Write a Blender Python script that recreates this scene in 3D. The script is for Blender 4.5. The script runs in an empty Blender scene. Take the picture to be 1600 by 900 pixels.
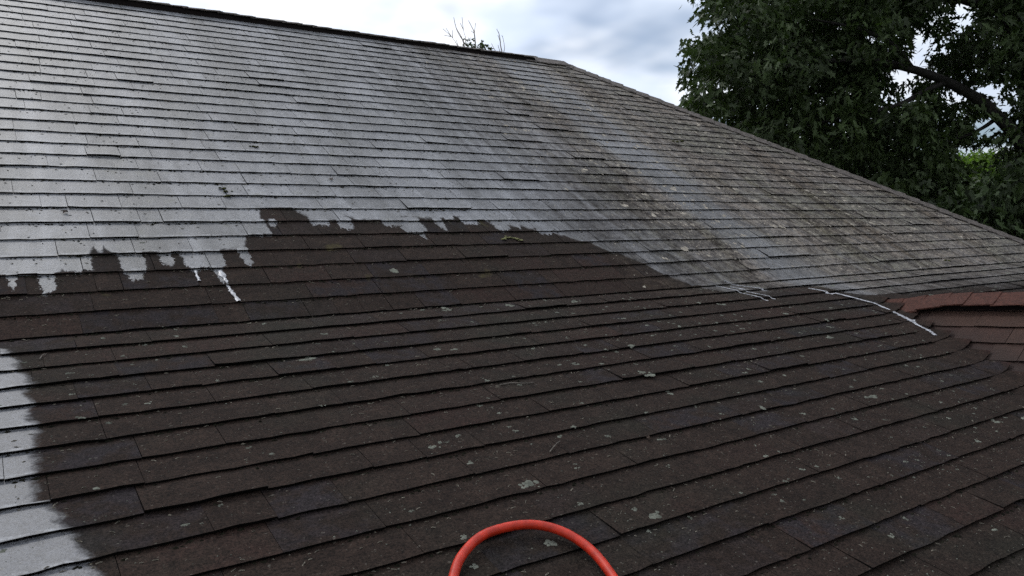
import bpy, math, random
import numpy as np
from mathutils import Vector, Matrix

# ------------------------------------------------------------------ camera, sky, sun, exposure
scene = bpy.context.scene
col = scene.collection
E = 0.143                                     # shingle exposure (m)
OFF = 4.30                                    # camera height above the garden
F_PX, PITCH, ROLL, YAW = 1206.14, 0.016435685, -0.054291601, 0.596669839
TL, TU = 0.362218463, 0.705369513             # pitch of lower and upper roof
H, UC, UR, D0 = 9.704563 * E, 24.017133 * E, 49.812319 * E, 39.944728 * E
ZC = -H + TL * UC
ZR = ZC + TU * (UR - UC)
KU, KL = math.sqrt(1 + TU * TU), math.sqrt(1 + TL * TL)

def W(u, d, z):                               # roof axes (uphill, along the eave, up) -> world
    return Vector((d, u, z + OFF))

_F = Vector((math.cos(YAW), math.sin(YAW), 0)); _R = Vector((-math.sin(YAW), math.cos(YAW), 0)); _Z = Vector((0, 0, 1))
_Fw = _F * math.cos(PITCH) - _Z * math.sin(PITCH); _U = _F * math.sin(PITCH) + _Z * math.cos(PITCH)
_R2 = _R * math.cos(ROLL) + _U * math.sin(ROLL); _U2 = _U * math.cos(ROLL) - _R * math.sin(ROLL)
def sw(v): return Vector((v.y, v.x, v.z))
cam = bpy.data.cameras.new('camera'); cam_o = bpy.data.objects.new('camera', cam); col.objects.link(cam_o)
cam.sensor_width = 36; cam.lens = 36 * F_PX / 1600; cam.clip_start = 0.05; cam.clip_end = 3000
r_, u_, b_ = sw(_R2), sw(_U2), -sw(_Fw)
cam_o.matrix_world = Matrix(((r_.x, u_.x, b_.x, 0), (r_.y, u_.y, b_.y, 0), (r_.z, u_.z, b_.z, OFF), (0, 0, 0, 1)))
scene.camera = cam_o

SUN_EL, SUN_AZ = math.radians(56), math.radians(-6)      # azimuth from +Y (uphill) towards +X
world = bpy.data.worlds.new('World'); scene.world = world; world.use_nodes = True
world.cycles.sampling_method = 'MANUAL'; world.cycles.sample_map_resolution = 256
sun = bpy.data.lights.new('sun', 'SUN'); sun.energy = 1.0; sun.angle = math.radians(14); sun.color = (1.0, 0.97, 0.93)
sun_o = bpy.data.objects.new('sun', sun); col.objects.link(sun_o)
sdir = Vector((math.sin(SUN_AZ) * math.cos(SUN_EL), math.cos(SUN_AZ) * math.cos(SUN_EL), math.sin(SUN_EL)))
sun_o.rotation_euler = sdir.to_track_quat('Z', 'Y').to_euler(); sun_o.location = (0, 0, 30)
vs = scene.view_settings
vs.view_transform = 'Standard'; vs.look = 'None'; vs.exposure = 0.0; vs.gamma = 1.0; vs.use_curve_mapping = False
scene.render.engine = 'CYCLES'
scene.cycles.use_denoising = False
scene.cycles.max_bounces = 3; scene.cycles.diffuse_bounces = 2; scene.cycles.glossy_bounces = 2; scene.cycles.adaptive_threshold = 0.03; scene.cycles.transparent_max_bounces = 8

# ------------------------------------------------------------------ node helper
class N:
    def __init__(s, tree): s.t = tree
    def n(s, kind, **kw):
        o = s.t.nodes.new(kind)
        for k, v in kw.items():
            setattr(o, k, v)
        return o
    def put(s, sock, v):
        if isinstance(v, bpy.types.NodeSocket): s.t.links.new(v, sock)
        else: sock.default_value = v
    def m(s, op, a, b=None, c=None, clamp=False):
        o = s.n('ShaderNodeMath', operation=op, use_clamp=clamp)
        for i, v in enumerate((a, b, c)):
            if v is not None: s.put(o.inputs[i], v)
        return o.outputs[0]
    def ss(s, v, a, b):                         # smoothstep
        o = s.n('ShaderNodeMapRange', interpolation_type='SMOOTHSTEP')
        s.put(o.inputs[0], v); s.put(o.inputs[1], a); s.put(o.inputs[2], b); s.put(o.inputs[3], 0.0); s.put(o.inputs[4], 1.0)
        return o.outputs[0]
    def mr(s, v, a, b, c, d):
        o = s.n('ShaderNodeMapRange'); 
        for i, q in enumerate((v, a, b, c, d)): s.put(o.inputs[i], q)
        return o.outputs[0]
    def mix(s, f, a, b, blend='MIX'):
        o = s.n('ShaderNodeMix', data_type='RGBA', blend_type=blend)
        s.put(o.inputs[0], f); s.put(o.inputs[6], a if isinstance(a, bpy.types.NodeSocket) else tuple(a) + (1,))
        s.put(o.inputs[7], b if isinstance(b, bpy.types.NodeSocket) else tuple(b) + (1,))
        return o.outputs[2]
    def noise(s, vec, scale, detail=4, rough=0.55, dist=0.0):
        o = s.n('ShaderNodeTexNoise'); s.put(o.inputs['Vector'], vec); o.inputs['Scale'].default_value = scale
        o.inputs['Detail'].default_value = detail; o.inputs['Roughness'].default_value = rough; o.inputs['Distortion'].default_value = dist
        return o.outputs[0]
    def xyz(s, x, y, z=0.0):
        o = s.n('ShaderNodeCombineXYZ')
        for i, q in enumerate((x, y, z)): s.put(o.inputs[i], q)
        return o.outputs[0]
    def curve(s, v, pts, lo, hi, vlo, vhi):     # piecewise-linear function through pts
        x = s.mr(v, lo, hi, 0.0, 1.0)
        o = s.n('ShaderNodeFloatCurve'); c = o.mapping.curves[0]
        P = [((a - lo) / (hi - lo), (b - vlo) / (vhi - vlo)) for a, b in pts]
        while len(c.points) < len(P): c.points.new(0.5, 0.5)
        for q, (a, b) in zip(c.points, P): q.location = (a, b); q.handle_type = 'VECTOR'
        o.mapping.update(); s.put(o.inputs['Value'], x)
        return s.mr(o.outputs[0], 0.0, 1.0, vlo, vhi)
def new_mat(name):
    m = bpy.data.materials.new(name); m.use_nodes = True; t = m.node_tree
    b = t.nodes['Principled BSDF']; return m, N(t), b
def plain(name, c, rough=0.7, noise=0.0, scale=30, spec=0.5):
    m, g, b = new_mat(name)
    b.inputs['Roughness'].default_value = rough; b.inputs['Specular IOR Level'].default_value = spec
    if noise:
        p = g.n('ShaderNodeNewGeometry').outputs['Position']
        f = g.noise(p, scale, 5, 0.6)
        g.put(b.inputs['Base Color'], g.mix(g.ss(f, 0.3, 0.7), [x * (1 - noise) for x in c], [min(1, x * (1 + noise)) for x in c]))
    else: b.inputs['Base Color'].default_value = tuple(c) + (1,)
    return m

# ------------------------------------------------------------------ world: bright broken cloud over a blue sky
g = N(world.node_tree)
bg = world.node_tree.nodes['Background']; bg.inputs[1].default_value = 0.1
sky = g.n('ShaderNodeTexSky', sky_type='NISHITA'); sky.sun_disc = False
sky.sun_elevation = SUN_EL; sky.sun_rotation = SUN_AZ; sky.air_density = 1.0; sky.dust_density = 1.5
dirv = g.n('ShaderNodeTexCoord').outputs['Generated']
sp = g.n('ShaderNodeSeparateXYZ'); g.put(sp.inputs[0], dirv)
CLOUD_Z = 7.9
zz = g.m('ADD', g.m('ABSOLUTE', sp.outputs[2]), 0.22)
cv = g.xyz(g.m('DIVIDE', sp.outputs[0], zz), g.m('DIVIDE', sp.outputs[1], zz), CLOUD_Z)
n1 = g.noise(cv, 1.15, 4, 0.55, 0.0); n2 = g.noise(cv, 1.5, 5, 0.5, 0.0)
cloud = g.mix(g.ss(n2, 0.40, 0.56), (9.0, 10.0, 11.6), (12.8, 12.9, 13.1))
cloud = g.mix(g.ss(g.noise(cv, 3.1, 3, 0.6), 0.35, 0.75), cloud, g.mix(1.0, cloud, (0.90, 0.92, 0.96), 'MULTIPLY'))
# clouds are brightest on the side where the sun stands behind them
dp = g.n('ShaderNodeVectorMath', operation='DOT_PRODUCT'); g.put(dp.inputs[0], dirv); dp.inputs[1].default_value = sdir
gl = g.mr(dp.outputs['Value'], -1.0, 1.0, 0.22, 1.22)
cloud = g.mix(1.0, cloud, g.xyz(gl, gl, gl), 'MULTIPLY')
g.put(bg.inputs[0], g.mix(g.m('MULTIPLY', g.ss(n1, 0.30, 0.50), 0.94), sky.outputs[0], cloud))

# ------------------------------------------------------------------ materials
def roof_coords(g):
    p = g.n('ShaderNodeNewGeometry').outputs['Position']
    s3 = g.n('ShaderNodeSeparateXYZ'); g.put(s3.inputs[0], p)
    d, u = s3.outputs[0], s3.outputs[1]
    du = g.m('SUBTRACT', u, UC)
    s = g.m('ADD', g.m('MULTIPLY', g.m('MAXIMUM', du, 0.0), KU), g.m('MULTIPLY', g.m('MINIMUM', du, 0.0), KL))
    return p, d, s

def roof_pt(x, y):                             # where a bearing of the photograph meets the upper slope: (u, d)
    v = _Fw + _R2 * ((x - 800) / F_PX) - _U2 * ((y - 450) / F_PX)
    k = (ZC - TU * UC) / (v.z - TU * v.x); return v.x * k, v.y * k
def above_lower(g, p):                         # height above the plane of the lower slope
    q = g.n('ShaderNodeSeparateXYZ'); g.put(q.inputs[0], p)
    return g.m('SUBTRACT', q.outputs[2], g.m('ADD', g.m('MULTIPLY', q.outputs[1], TL), OFF - H))

BOUND = [(-3, .43), (.24, .43), (.28, .50), (.36, .57), (.40, .63), (.46, .63), (.50, .565), (1.06, .565), (1.10, .66), (1.18, .72), (1.22, .86), (1.27, .98), (1.40, 1.0), (1.45, .93), (1.52, .865),
         (1.68, .862), (1.73, .90), (1.78, .862), (2.34, .862), (2.45, .87), (2.55, .83), (2.95, .74), (3.19, .60), (3.38, .42),
         (3.52, .30), (3.65, .06), (3.90, -.12), (4.1, -.22), (4.5, -.12), (4.85, -.25), (5.1, -.42), (6, -.5), (10, -.6)]
# runs of suds below the wet edge, as bearings in the photograph: x, top, bottom, width
RUNS = [(20, 436, 458, 14), (75, 434, 462, 26), (120, 404, 430, 52), (208, 398, 432, 42), (212, 426, 440, 22), (262, 400, 419, 22), (300, 398, 425, 26), (322, 397, 424, 24), (341, 397, 424, 22), (346, 422, 448, 15),
        (386, 395, 420, 17), (408, 350, 371, 26), (428, 350, 358, 12), (500, 345, 354, 30), (541, 346, 361, 25), (612, 347, 357, 26), (645, 346, 368, 38), (662, 366, 376, 8), (690, 345, 364, 13), (735, 345, 352, 26), (782, 345, 363, 24), (806, 345, 359, 13), (850, 355, 368, 24)]
AMP = [(-3, 1), (2.6, 1), (3.0, .90), (3.3, .60), (3.6, .42), (4.1, .34), (4.35, .24), (4.5, .34), (4.64, .98), (4.9, 1.0), (5.15, .80), (5.45, .46), (6.5, .42), (7.5, .48), (10, .46)]
STRIP = [(-2.4, .30), (-1.48, .185), (-1.42, .155), (-1.28, .14), (-1.14, .102), (-.98, .095), (-.84, .107), (-.62, .095), (-.43, .082), (-.27, .06), (-.1, .03), (0.0, -.05), (0.6, -.4)]

def shingle_material():
    m, g, b = new_mat('weathered_brown_shingle')
    p, d, s = roof_coords(g)
    tone = g.n('ShaderNodeAttribute', attribute_name='tone').outputs['Fac']
    t2 = g.m('FRACT', g.m('MULTIPLY', tone, 17.31)); t3 = g.m('FRACT', g.m('MULTIPLY', tone, 53.7))
    v = g.xyz(d, s, 0.0)
    grain = g.noise(v, 120, 2, 0.85); mott = g.noise(v, 9, 4, 0.65); big = g.noise(v, 1.4, 3, 0.6); mid = g.noise(v, 34, 3, 0.75)
    streak = g.noise(g.xyz(g.m('ADD', g.m('MULTIPLY', d, 13.0), g.m('MULTIPLY', mott, 0.8)), g.m('MULTIPLY', s, 1.1), 1.0), 1.0, 1, 0.5)
    fstreak = g.noise(g.xyz(g.m('ADD', g.m('MULTIPLY', d, 60.0), g.m('MULTIPLY', mid, 2.5)), g.m('MULTIPLY', s, 13.0), 5.0), 1.0, 3, 0.7)
    gr2 = g.m('ADD', g.m('MULTIPLY', grain, 0.65), g.m('MULTIPLY', mid, 0.35))
    gramp = g.ss(gr2, 0.34, 0.66)
    # dry granules: brown, with blue-black and red-brown blends among them
    base = g.mix(g.ss(mott, 0.3, 0.7), (0.0145, 0.0098, 0.0080), (0.0235, 0.0158, 0.0126))
    base = g.mix(g.m('MULTIPLY', g.m('MULTIPLY', g.ss(t2, 0.66, 0.85), g.ss(mott, 0.40, 0.62)), 0.55), base, (0.0150, 0.0150, 0.0205))
    base = g.mix(g.m('MULTIPLY', g.m('MULTIPLY', g.ss(t3, 0.76, 0.95), g.ss(mott, 0.62, 0.40)), 0.38), base, (0.034, 0.0185, 0.0155))
    base = g.mix(g.m('MULTIPLY', g.ss(big, 0.5, 0.72), 0.5), base, (0.0150, 0.0165, 0.0125))
    base = g.mix(1.0, base, g.mix(gramp, (0.32, 0.32, 0.32), (1.90, 1.86, 1.84)), 'MULTIPLY')
    base = g.mix(1.0, base, g.mix(tone, (0.93, 0.93, 0.93), (1.08, 1.08, 1.07)), 'MULTIPLY')
    wg = g.m('MULTIPLY', g.m('MULTIPLY', g.ss(above_lower(g, p), 0.030, 0.075), g.ss(s, -0.4, -0.6)), g.ss(d, 4.0, 4.2))
    base = g.mix(g.m('MULTIPLY', wg, 0.7), base, g.mix(gramp, (0.022, 0.011, 0.0095), (0.060, 0.028, 0.023)))
    # weathered, lichen-grey right-hand side of the upper roof
    right = g.m('MULTIPLY', g.ss(d, 3.1, 5.2), g.ss(s, -0.35, 0.20))
    lich = g.m('MULTIPLY', right, g.ss(g.m('ADD', g.m('MULTIPLY', mott, 0.40), g.m('ADD', g.m('MULTIPLY', fstreak, 0.30), g.m('MULTIPLY', mid, 0.36))), 0.49, 0.60))
    lcol = g.mix(g.ss(big, 0.42, 0.60), (0.300, 0.245, 0.195), (0.215, 0.215, 0.150))
    base = g.mix(g.m('MULTIPLY', right, 0.6), base, g.mix(g.ss(mott, .3, .7), (0.044, 0.033, 0.026), (0.088, 0.067, 0.051)))
    base = g.mix(g.m('MULTIPLY', lich, 0.85), base, lcol)
    wash = g.noise(g.xyz(g.m('MULTIPLY', d, 2.3), g.m('MULTIPLY', s, 0.5), 12.0), 1.0, 3, 0.6)
    base = g.mix(g.m('MULTIPLY', right, g.ss(wash, 0.50, 0.36)), base, g.mix(1.0, base, (0.66, 0.60, 0.52), 'MULTIPLY'))
    yel = g.m('MULTIPLY', g.ss(g.noise(v, 5.5, 3, 0.6), 0.64, 0.75), g.m('MULTIPLY', g.ss(s, -.2, .4), 0.55))
    base = g.mix(yel, base, (0.075, 0.064, 0.026))
    # the wet, soapy film that has run down from the ridge, its sky sheen painted in as paler grey; it stops at butts and fingers down the joints
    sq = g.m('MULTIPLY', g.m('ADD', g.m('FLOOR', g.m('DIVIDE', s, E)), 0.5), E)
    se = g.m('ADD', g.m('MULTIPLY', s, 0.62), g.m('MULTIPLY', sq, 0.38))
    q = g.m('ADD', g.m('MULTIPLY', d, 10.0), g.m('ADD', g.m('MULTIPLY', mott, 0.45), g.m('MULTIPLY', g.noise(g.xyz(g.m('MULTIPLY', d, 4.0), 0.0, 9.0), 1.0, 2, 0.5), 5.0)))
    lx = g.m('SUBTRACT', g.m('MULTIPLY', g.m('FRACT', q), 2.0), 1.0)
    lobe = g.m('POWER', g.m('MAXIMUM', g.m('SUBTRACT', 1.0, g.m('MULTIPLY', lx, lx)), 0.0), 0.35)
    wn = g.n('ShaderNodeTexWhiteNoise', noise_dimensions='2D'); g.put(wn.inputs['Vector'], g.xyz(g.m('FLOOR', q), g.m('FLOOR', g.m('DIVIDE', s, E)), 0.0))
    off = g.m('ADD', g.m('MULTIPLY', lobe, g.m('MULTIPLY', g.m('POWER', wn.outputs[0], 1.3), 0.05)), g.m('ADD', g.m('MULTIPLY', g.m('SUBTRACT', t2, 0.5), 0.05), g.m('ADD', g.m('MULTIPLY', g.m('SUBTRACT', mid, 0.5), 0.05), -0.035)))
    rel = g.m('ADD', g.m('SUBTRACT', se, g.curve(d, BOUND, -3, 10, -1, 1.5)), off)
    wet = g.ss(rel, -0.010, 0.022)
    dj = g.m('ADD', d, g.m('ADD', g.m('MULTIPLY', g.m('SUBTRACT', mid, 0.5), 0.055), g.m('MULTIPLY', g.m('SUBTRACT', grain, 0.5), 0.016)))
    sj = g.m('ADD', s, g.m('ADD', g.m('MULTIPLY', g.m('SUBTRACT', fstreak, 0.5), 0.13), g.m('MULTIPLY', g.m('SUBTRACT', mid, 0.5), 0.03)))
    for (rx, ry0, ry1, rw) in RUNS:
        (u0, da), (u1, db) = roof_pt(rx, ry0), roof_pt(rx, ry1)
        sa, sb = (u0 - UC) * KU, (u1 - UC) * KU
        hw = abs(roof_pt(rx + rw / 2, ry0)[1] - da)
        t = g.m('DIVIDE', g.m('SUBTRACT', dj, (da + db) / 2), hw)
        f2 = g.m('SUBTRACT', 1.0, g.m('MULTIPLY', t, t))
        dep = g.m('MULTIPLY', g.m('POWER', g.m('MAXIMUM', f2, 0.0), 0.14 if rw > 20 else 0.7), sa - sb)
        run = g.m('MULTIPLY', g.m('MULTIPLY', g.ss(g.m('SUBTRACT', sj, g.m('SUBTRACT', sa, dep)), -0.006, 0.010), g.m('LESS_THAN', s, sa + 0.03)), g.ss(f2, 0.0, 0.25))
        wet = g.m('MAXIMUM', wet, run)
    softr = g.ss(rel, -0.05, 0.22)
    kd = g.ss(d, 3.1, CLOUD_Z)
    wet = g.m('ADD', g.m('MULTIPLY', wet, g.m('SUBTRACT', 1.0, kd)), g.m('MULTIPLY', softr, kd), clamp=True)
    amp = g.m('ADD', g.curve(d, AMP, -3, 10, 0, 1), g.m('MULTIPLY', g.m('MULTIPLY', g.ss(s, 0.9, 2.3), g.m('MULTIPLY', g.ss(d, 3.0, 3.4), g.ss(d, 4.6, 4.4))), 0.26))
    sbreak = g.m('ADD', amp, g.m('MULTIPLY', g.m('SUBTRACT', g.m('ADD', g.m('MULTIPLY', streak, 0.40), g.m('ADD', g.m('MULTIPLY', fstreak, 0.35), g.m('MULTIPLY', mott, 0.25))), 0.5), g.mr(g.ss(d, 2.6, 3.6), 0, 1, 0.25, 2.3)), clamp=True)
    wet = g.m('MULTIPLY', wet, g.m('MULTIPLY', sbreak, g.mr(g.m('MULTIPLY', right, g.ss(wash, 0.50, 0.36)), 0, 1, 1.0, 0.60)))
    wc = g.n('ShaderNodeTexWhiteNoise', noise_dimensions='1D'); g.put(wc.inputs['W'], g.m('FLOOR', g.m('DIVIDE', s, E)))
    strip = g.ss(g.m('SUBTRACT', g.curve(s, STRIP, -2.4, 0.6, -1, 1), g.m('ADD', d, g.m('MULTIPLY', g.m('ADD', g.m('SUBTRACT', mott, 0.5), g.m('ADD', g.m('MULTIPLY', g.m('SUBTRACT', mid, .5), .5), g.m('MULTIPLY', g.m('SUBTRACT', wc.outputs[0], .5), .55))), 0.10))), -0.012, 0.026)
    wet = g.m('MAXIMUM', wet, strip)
    damp = g.m('MULTIPLY', g.ss(rel, -0.22, 0.0), g.m('SUBTRACT', 1.0, wet))
    base = g.mix(g.m('MULTIPLY', damp, 0.35), base, (0.009, 0.009, 0.008))
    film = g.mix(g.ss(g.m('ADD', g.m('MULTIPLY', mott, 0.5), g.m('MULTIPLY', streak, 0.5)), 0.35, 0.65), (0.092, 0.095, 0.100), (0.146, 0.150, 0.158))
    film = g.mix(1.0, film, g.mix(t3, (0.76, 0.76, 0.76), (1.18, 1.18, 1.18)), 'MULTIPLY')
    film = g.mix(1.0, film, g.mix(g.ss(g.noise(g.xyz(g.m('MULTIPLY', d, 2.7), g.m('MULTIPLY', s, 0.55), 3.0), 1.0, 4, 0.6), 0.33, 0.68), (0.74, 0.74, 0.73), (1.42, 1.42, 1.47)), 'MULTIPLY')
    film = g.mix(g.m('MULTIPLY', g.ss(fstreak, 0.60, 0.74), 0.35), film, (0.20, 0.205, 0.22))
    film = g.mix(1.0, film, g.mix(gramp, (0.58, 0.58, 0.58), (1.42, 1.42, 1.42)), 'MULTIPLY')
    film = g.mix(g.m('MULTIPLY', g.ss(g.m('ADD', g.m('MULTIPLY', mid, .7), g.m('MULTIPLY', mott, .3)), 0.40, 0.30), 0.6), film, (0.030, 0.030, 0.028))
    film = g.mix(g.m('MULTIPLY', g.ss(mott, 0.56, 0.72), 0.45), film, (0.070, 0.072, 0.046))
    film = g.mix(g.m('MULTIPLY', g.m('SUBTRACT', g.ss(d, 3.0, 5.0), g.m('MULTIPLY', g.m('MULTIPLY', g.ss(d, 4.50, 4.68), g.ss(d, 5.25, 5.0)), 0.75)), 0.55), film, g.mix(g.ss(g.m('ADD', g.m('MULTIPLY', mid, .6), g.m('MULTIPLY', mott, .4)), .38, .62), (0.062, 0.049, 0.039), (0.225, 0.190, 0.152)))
    film = g.mix(g.m('MULTIPLY', strip, 0.6), film, g.mix(gramp, (0.060, 0.062, 0.070), (0.160, 0.165, 0.184)))  # wet strip at left, sky sheen put into its grey as well
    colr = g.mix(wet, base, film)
    # pale broken line along the butt of wet tabs
    fr = g.m('FRACT', g.m('DIVIDE', g.m('ADD', s, 0.002), E))
    lip = g.m('MULTIPLY', g.m('MULTIPLY', g.ss(fr, 0.12, 0.04), g.ss(mid, 0.40, 0.60)), wet)
    colr = g.mix(g.m('MULTIPLY', lip, 0.6), colr, (0.30, 0.31, 0.33))
    spk = g.ss(g.noise(v, 62, 2, 0.6), 0.655, 0.72)
    colr = g.mix(g.m('MULTIPLY', spk, g.mr(right, 0, 1, 0.20, 0.85)), colr, (0.27, 0.25, 0.21))
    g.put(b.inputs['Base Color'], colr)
    rough = g.mr(wet, 0, 1, 0.90, 0.53)
    g.put(b.inputs['Roughness'], g.m('ADD', rough, g.m('MULTIPLY', g.m('SUBTRACT', gr2, .5), .25)))
    g.put(b.inputs['Specular IOR Level'], g.mr(wet, 0, 1, 0.12, g.mr(kd, 0, 1, 0.60, 0.45)))
    bmp = g.n('ShaderNodeBump'); bmp.inputs['Strength'].default_value = 0.6; bmp.inputs['Distance'].default_value = 0.004
    g.put(bmp.inputs['Height'], gr2)
    g.put(b.inputs['Normal'], bmp.outputs[0])
    return m

def red_material():
    m, g, b = new_mat('newer_red_shingle')
    p, d, s = roof_coords(g)
    tone = g.n('ShaderNodeAttribute', attribute_name='tone').outputs['Fac']
    grain = g.ss(g.noise(p, 190, 2, 0.8), 0.3, 0.7); mott = g.noise(p, 11, 4, 0.6)
    base = g.mix(g.ss(mott, 0.3, 0.7), (0.031, 0.0145, 0.0112), (0.046, 0.0210, 0.0160))
    base = g.mix(g.m('MULTIPLY', tone, 0.45), base, (0.060, 0.035, 0.024))
    base = g.mix(1.0, base, g.mix(grain, (0.6, 0.6, 0.6), (1.45, 1.45, 1.45)), 'MULTIPLY')
    # granules fade to the old brown and lichen low in the valley
    base = g.mix(g.m('MULTIPLY', g.ss(d, 4.85, 4.40), 0.6), base, (0.024, 0.016, 0.0135))
    base = g.mix(g.m('MULTIPLY', g.ss(above_lower(g, p), 0.14, 0.015), 0.65), base, (0.024, 0.016, 0.0135))
    g.put(b.inputs['Base Color'], base); b.inputs['Roughness'].default_value = 0.85; b.inputs['Specular IOR Level'].default_value = 0.3
    bmp = g.n('ShaderNodeBump'); bmp.inputs['Strength'].default_value = 0.5; bmp.inputs['Distance'].default_value = 0.002
    g.put(bmp.inputs['Height'], grain); g.put(b.inputs['Normal'], bmp.outputs[0])
    return m

M_SH = shingle_material()
M_RED = red_material()
M_EDGE = plain('shaded_asphalt_edge', (0.005, 0.0045, 0.0045), 0.95, 0.3, 60, 0.1)  # black asphalt edge, butt shadow deepened in its colour
M_DECK = plain('tar_paper', (0.012, 0.011, 0.011), 0.95, 0.2, 20, 0.1)
M_CAP = plain('cap_shingle', (0.085, 0.073, 0.066), 0.75, 0.5, 25, 0.3)
M_CAPR = red_cap = plain('red_cap_shingle', (0.062, 0.0235, 0.0165), 0.88, 0.35, 60, 0.3)
M_VENT = plain('vent_mesh', (0.012, 0.009, 0.009), 0.9, 0.2, 60, 0.1)
M_WALL = plain('cream_siding', (0.55, 0.52, 0.46), 0.6, 0.06, 3)
M_HOSE = plain('orange_rubber', (0.48, 0.026, 0.008), 0.45, 0.22, 30, 0.4)
M_LICH = plain('grey_lichen', (0.135, 0.142, 0.118), 0.95, 0.35, 30, 0.1)
M_LITT = plain('pale_litter', (0.15, 0.135, 0.11), 0.9, 0.5, 40, 0.1)
M_MOSS = plain('yellow_green_moss', (0.20, 0.20, 0.10), 0.95, 0.45, 90, 0.1)
M_MOSSD = plain('dark_moss', (0.055, 0.058, 0.018), 0.95, 0.5, 70, 0.1)
M_CRUMB = plain('black_moss', (0.012, 0.0115, 0.0075), 0.95, 0.6, 50, 0.1)
M_PALE = plain('pale_lichen', (0.31, 0.28, 0.235), 0.95, 0.35, 20, 0.1)
M_TWIG = plain('dry_twig', (0.13, 0.115, 0.10), 0.85, 0.3, 60, 0.2)
M_BARK = plain('dark_bark', (0.030, 0.027, 0.026), 0.9, 0.4, 14, 0.2)
M_BARKP = plain('pale_dead_bark', (0.32, 0.27, 0.25), 0.9, 0.25, 14, 0.2)
M_FOAM = plain('soapy_water', (0.36, 0.365, 0.39), 0.36, 0.6, 60)
M_GRASS = plain('lawn', (0.05, 0.085, 0.03), 0.9, 0.35, 4, 0.2)
M_DLEAF = plain('dead_leaf', (0.045, 0.03, 0.022), 0.8, 0.3, 60, 0.2)
def leaf_mat(name, c, trans):
    m, g, b = new_mat(name)
    tone = g.n('ShaderNodeAttribute', attribute_name='tone').outputs['Fac']
    cc = g.mix(tone, [x * 0.35 for x in c], [x * 1.75 for x in c])
    g.put(b.inputs['Base Color'], cc); b.inputs['Roughness'].default_value = 0.55; b.inputs['Specular IOR Level'].default_value = 0.22
    tr = g.n('ShaderNodeBsdfTranslucent'); g.put(tr.inputs[0], g.mix(1.0, cc, (1.2, 1.5, 0.5), 'MULTIPLY'))
    mx = g.n('ShaderNodeMixShader'); mx.inputs[0].default_value = trans
    g.put(mx.inputs[1], b.outputs[0]); g.put(mx.inputs[2], tr.outputs[0])
    out = m.node_tree.nodes['Material Output']; g.put(out.inputs['Surface'], mx.outputs[0])
    return m
M_LEAF = leaf_mat('dark_oak_leaf', (0.034, 0.052, 0.018), 0.14)
M_LEAF2 = leaf_mat('mid_green_leaf', (0.028, 0.044, 0.016), 0.12)
M_LEAF3 = leaf_mat('sunlit_tint_leaf', (0.085, 0.135, 0.028), 0.40)  # sunlight put into a lighter, yellower leaf colour

# ------------------------------------------------------------------ object helpers
rng = random.Random(7)
WORG = {}                                      # where each object stands in the world
def tag(o, label=None, cat=None, group=None, kind=None):
    if label: o['label'] = label
    if cat: o['category'] = cat
    if group: o['group'] = group
    if kind: o['kind'] = kind
    return o
def mesh_obj(name, verts, faces, mats, parent=None, midx=None, tone=None, smooth=False, origin=None):
    me = bpy.data.meshes.new(name)
    org = Vector(origin) if origin is not None else Vector((0, 0, 0))
    vv = [tuple(Vector(v) - org) for v in verts]
    me.from_pydata(vv, [], faces)
    for m in (mats if isinstance(mats, (list, tuple)) else [mats]): me.materials.append(m)
    if midx is not None: me.polygons.foreach_set('material_index', midx)
    if tone is not None:
        a = me.attributes.new('tone', 'FLOAT', 'FACE'); a.data.foreach_set('value', tone)
    if smooth: me.polygons.foreach_set('use_smooth', [True] * len(me.polygons))
    me.update()
    o = bpy.data.objects.new(name, me); col.objects.link(o); o.location = org
    WORG[o.name] = org
    if parent is not None:
        o.parent = parent; o.matrix_parent_inverse = Matrix.Translation(-WORG[parent.name])
    return o
def empty(name, loc):
    o = bpy.data.objects.new(name, None); col.objects.link(o); o.location = loc; o.empty_display_size = 0.3
    WORG[o.name] = Vector(loc)
    return o
def tube(path, radii, n=8, cap=True):
    vs_, fs = [], []
    P = [Vector(p) for p in path]
    up = None
    for i, p in enumerate(P):
        t = (P[min(i + 1, len(P) - 1)] - P[max(i - 1, 0)]).normalized()
        if up is None:
            up = t.orthogonal().normalized()
        else:
            up = (up - t * up.dot(t)).normalized()
        w = t.cross(up)
        r = radii[i] if hasattr(radii, '__len__') else radii
        for k in range(n):
            a = 2 * math.pi * k / n
            vs_.append(p + (up * math.cos(a) + w * math.sin(a)) * r)
    for i in range(len(P) - 1):
        for k in range(n):
            a, b2 = i * n + k, i * n + (k + 1) % n
            fs.append((a, b2, b2 + n, a + n))
    if cap:
        fs.append(tuple(range(n - 1, -1, -1))); fs.append(tuple(range((len(P) - 1) * n, len(P) * n)))
    return vs_, fs
def spline(pts, k=6):
    P = [Vector(p) for p in pts]; P = [P[0] * 2 - P[1]] + P + [P[-1] * 2 - P[-2]]
    out = []
    for i in range(1, len(P) - 2):
        a, b2, c, d = P[i - 1:i + 3]
        for j in range(k):
            t = j / k
            out.append(0.5 * ((2 * b2) + (c - a) * t + (2 * a - 5 * b2 + 4 * c - d) * t * t + (3 * b2 - a - 3 * c + d) * t ** 3))
    out.append(P[-2]); return out
def merge(parts):
    V, Fc = [], []
    for v, f in parts:
        o = len(V); V += list(v); Fc += [tuple(i + o for i in q) for q in f]
    return V, Fc
def ray(x, y):
    return _Fw + _R2 * ((x - 800) / F_PX) - _U2 * ((y - 450) / F_PX)
def at(x, y, depth):                           # a point in the garden, from bearing and distance
    v = ray(x, y) * depth
    return W(v.x, v.y, v.z)
def onL(x, y):
    v = ray(x, y); k = -H / (v.z - TL * v.x); v = v * k; return v.x, v.y
def onU(x, y):
    v = ray(x, y); k = (ZC - TU * UC) / (v.z - TU * v.x); v = v * k; return v.x, v.y
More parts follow.
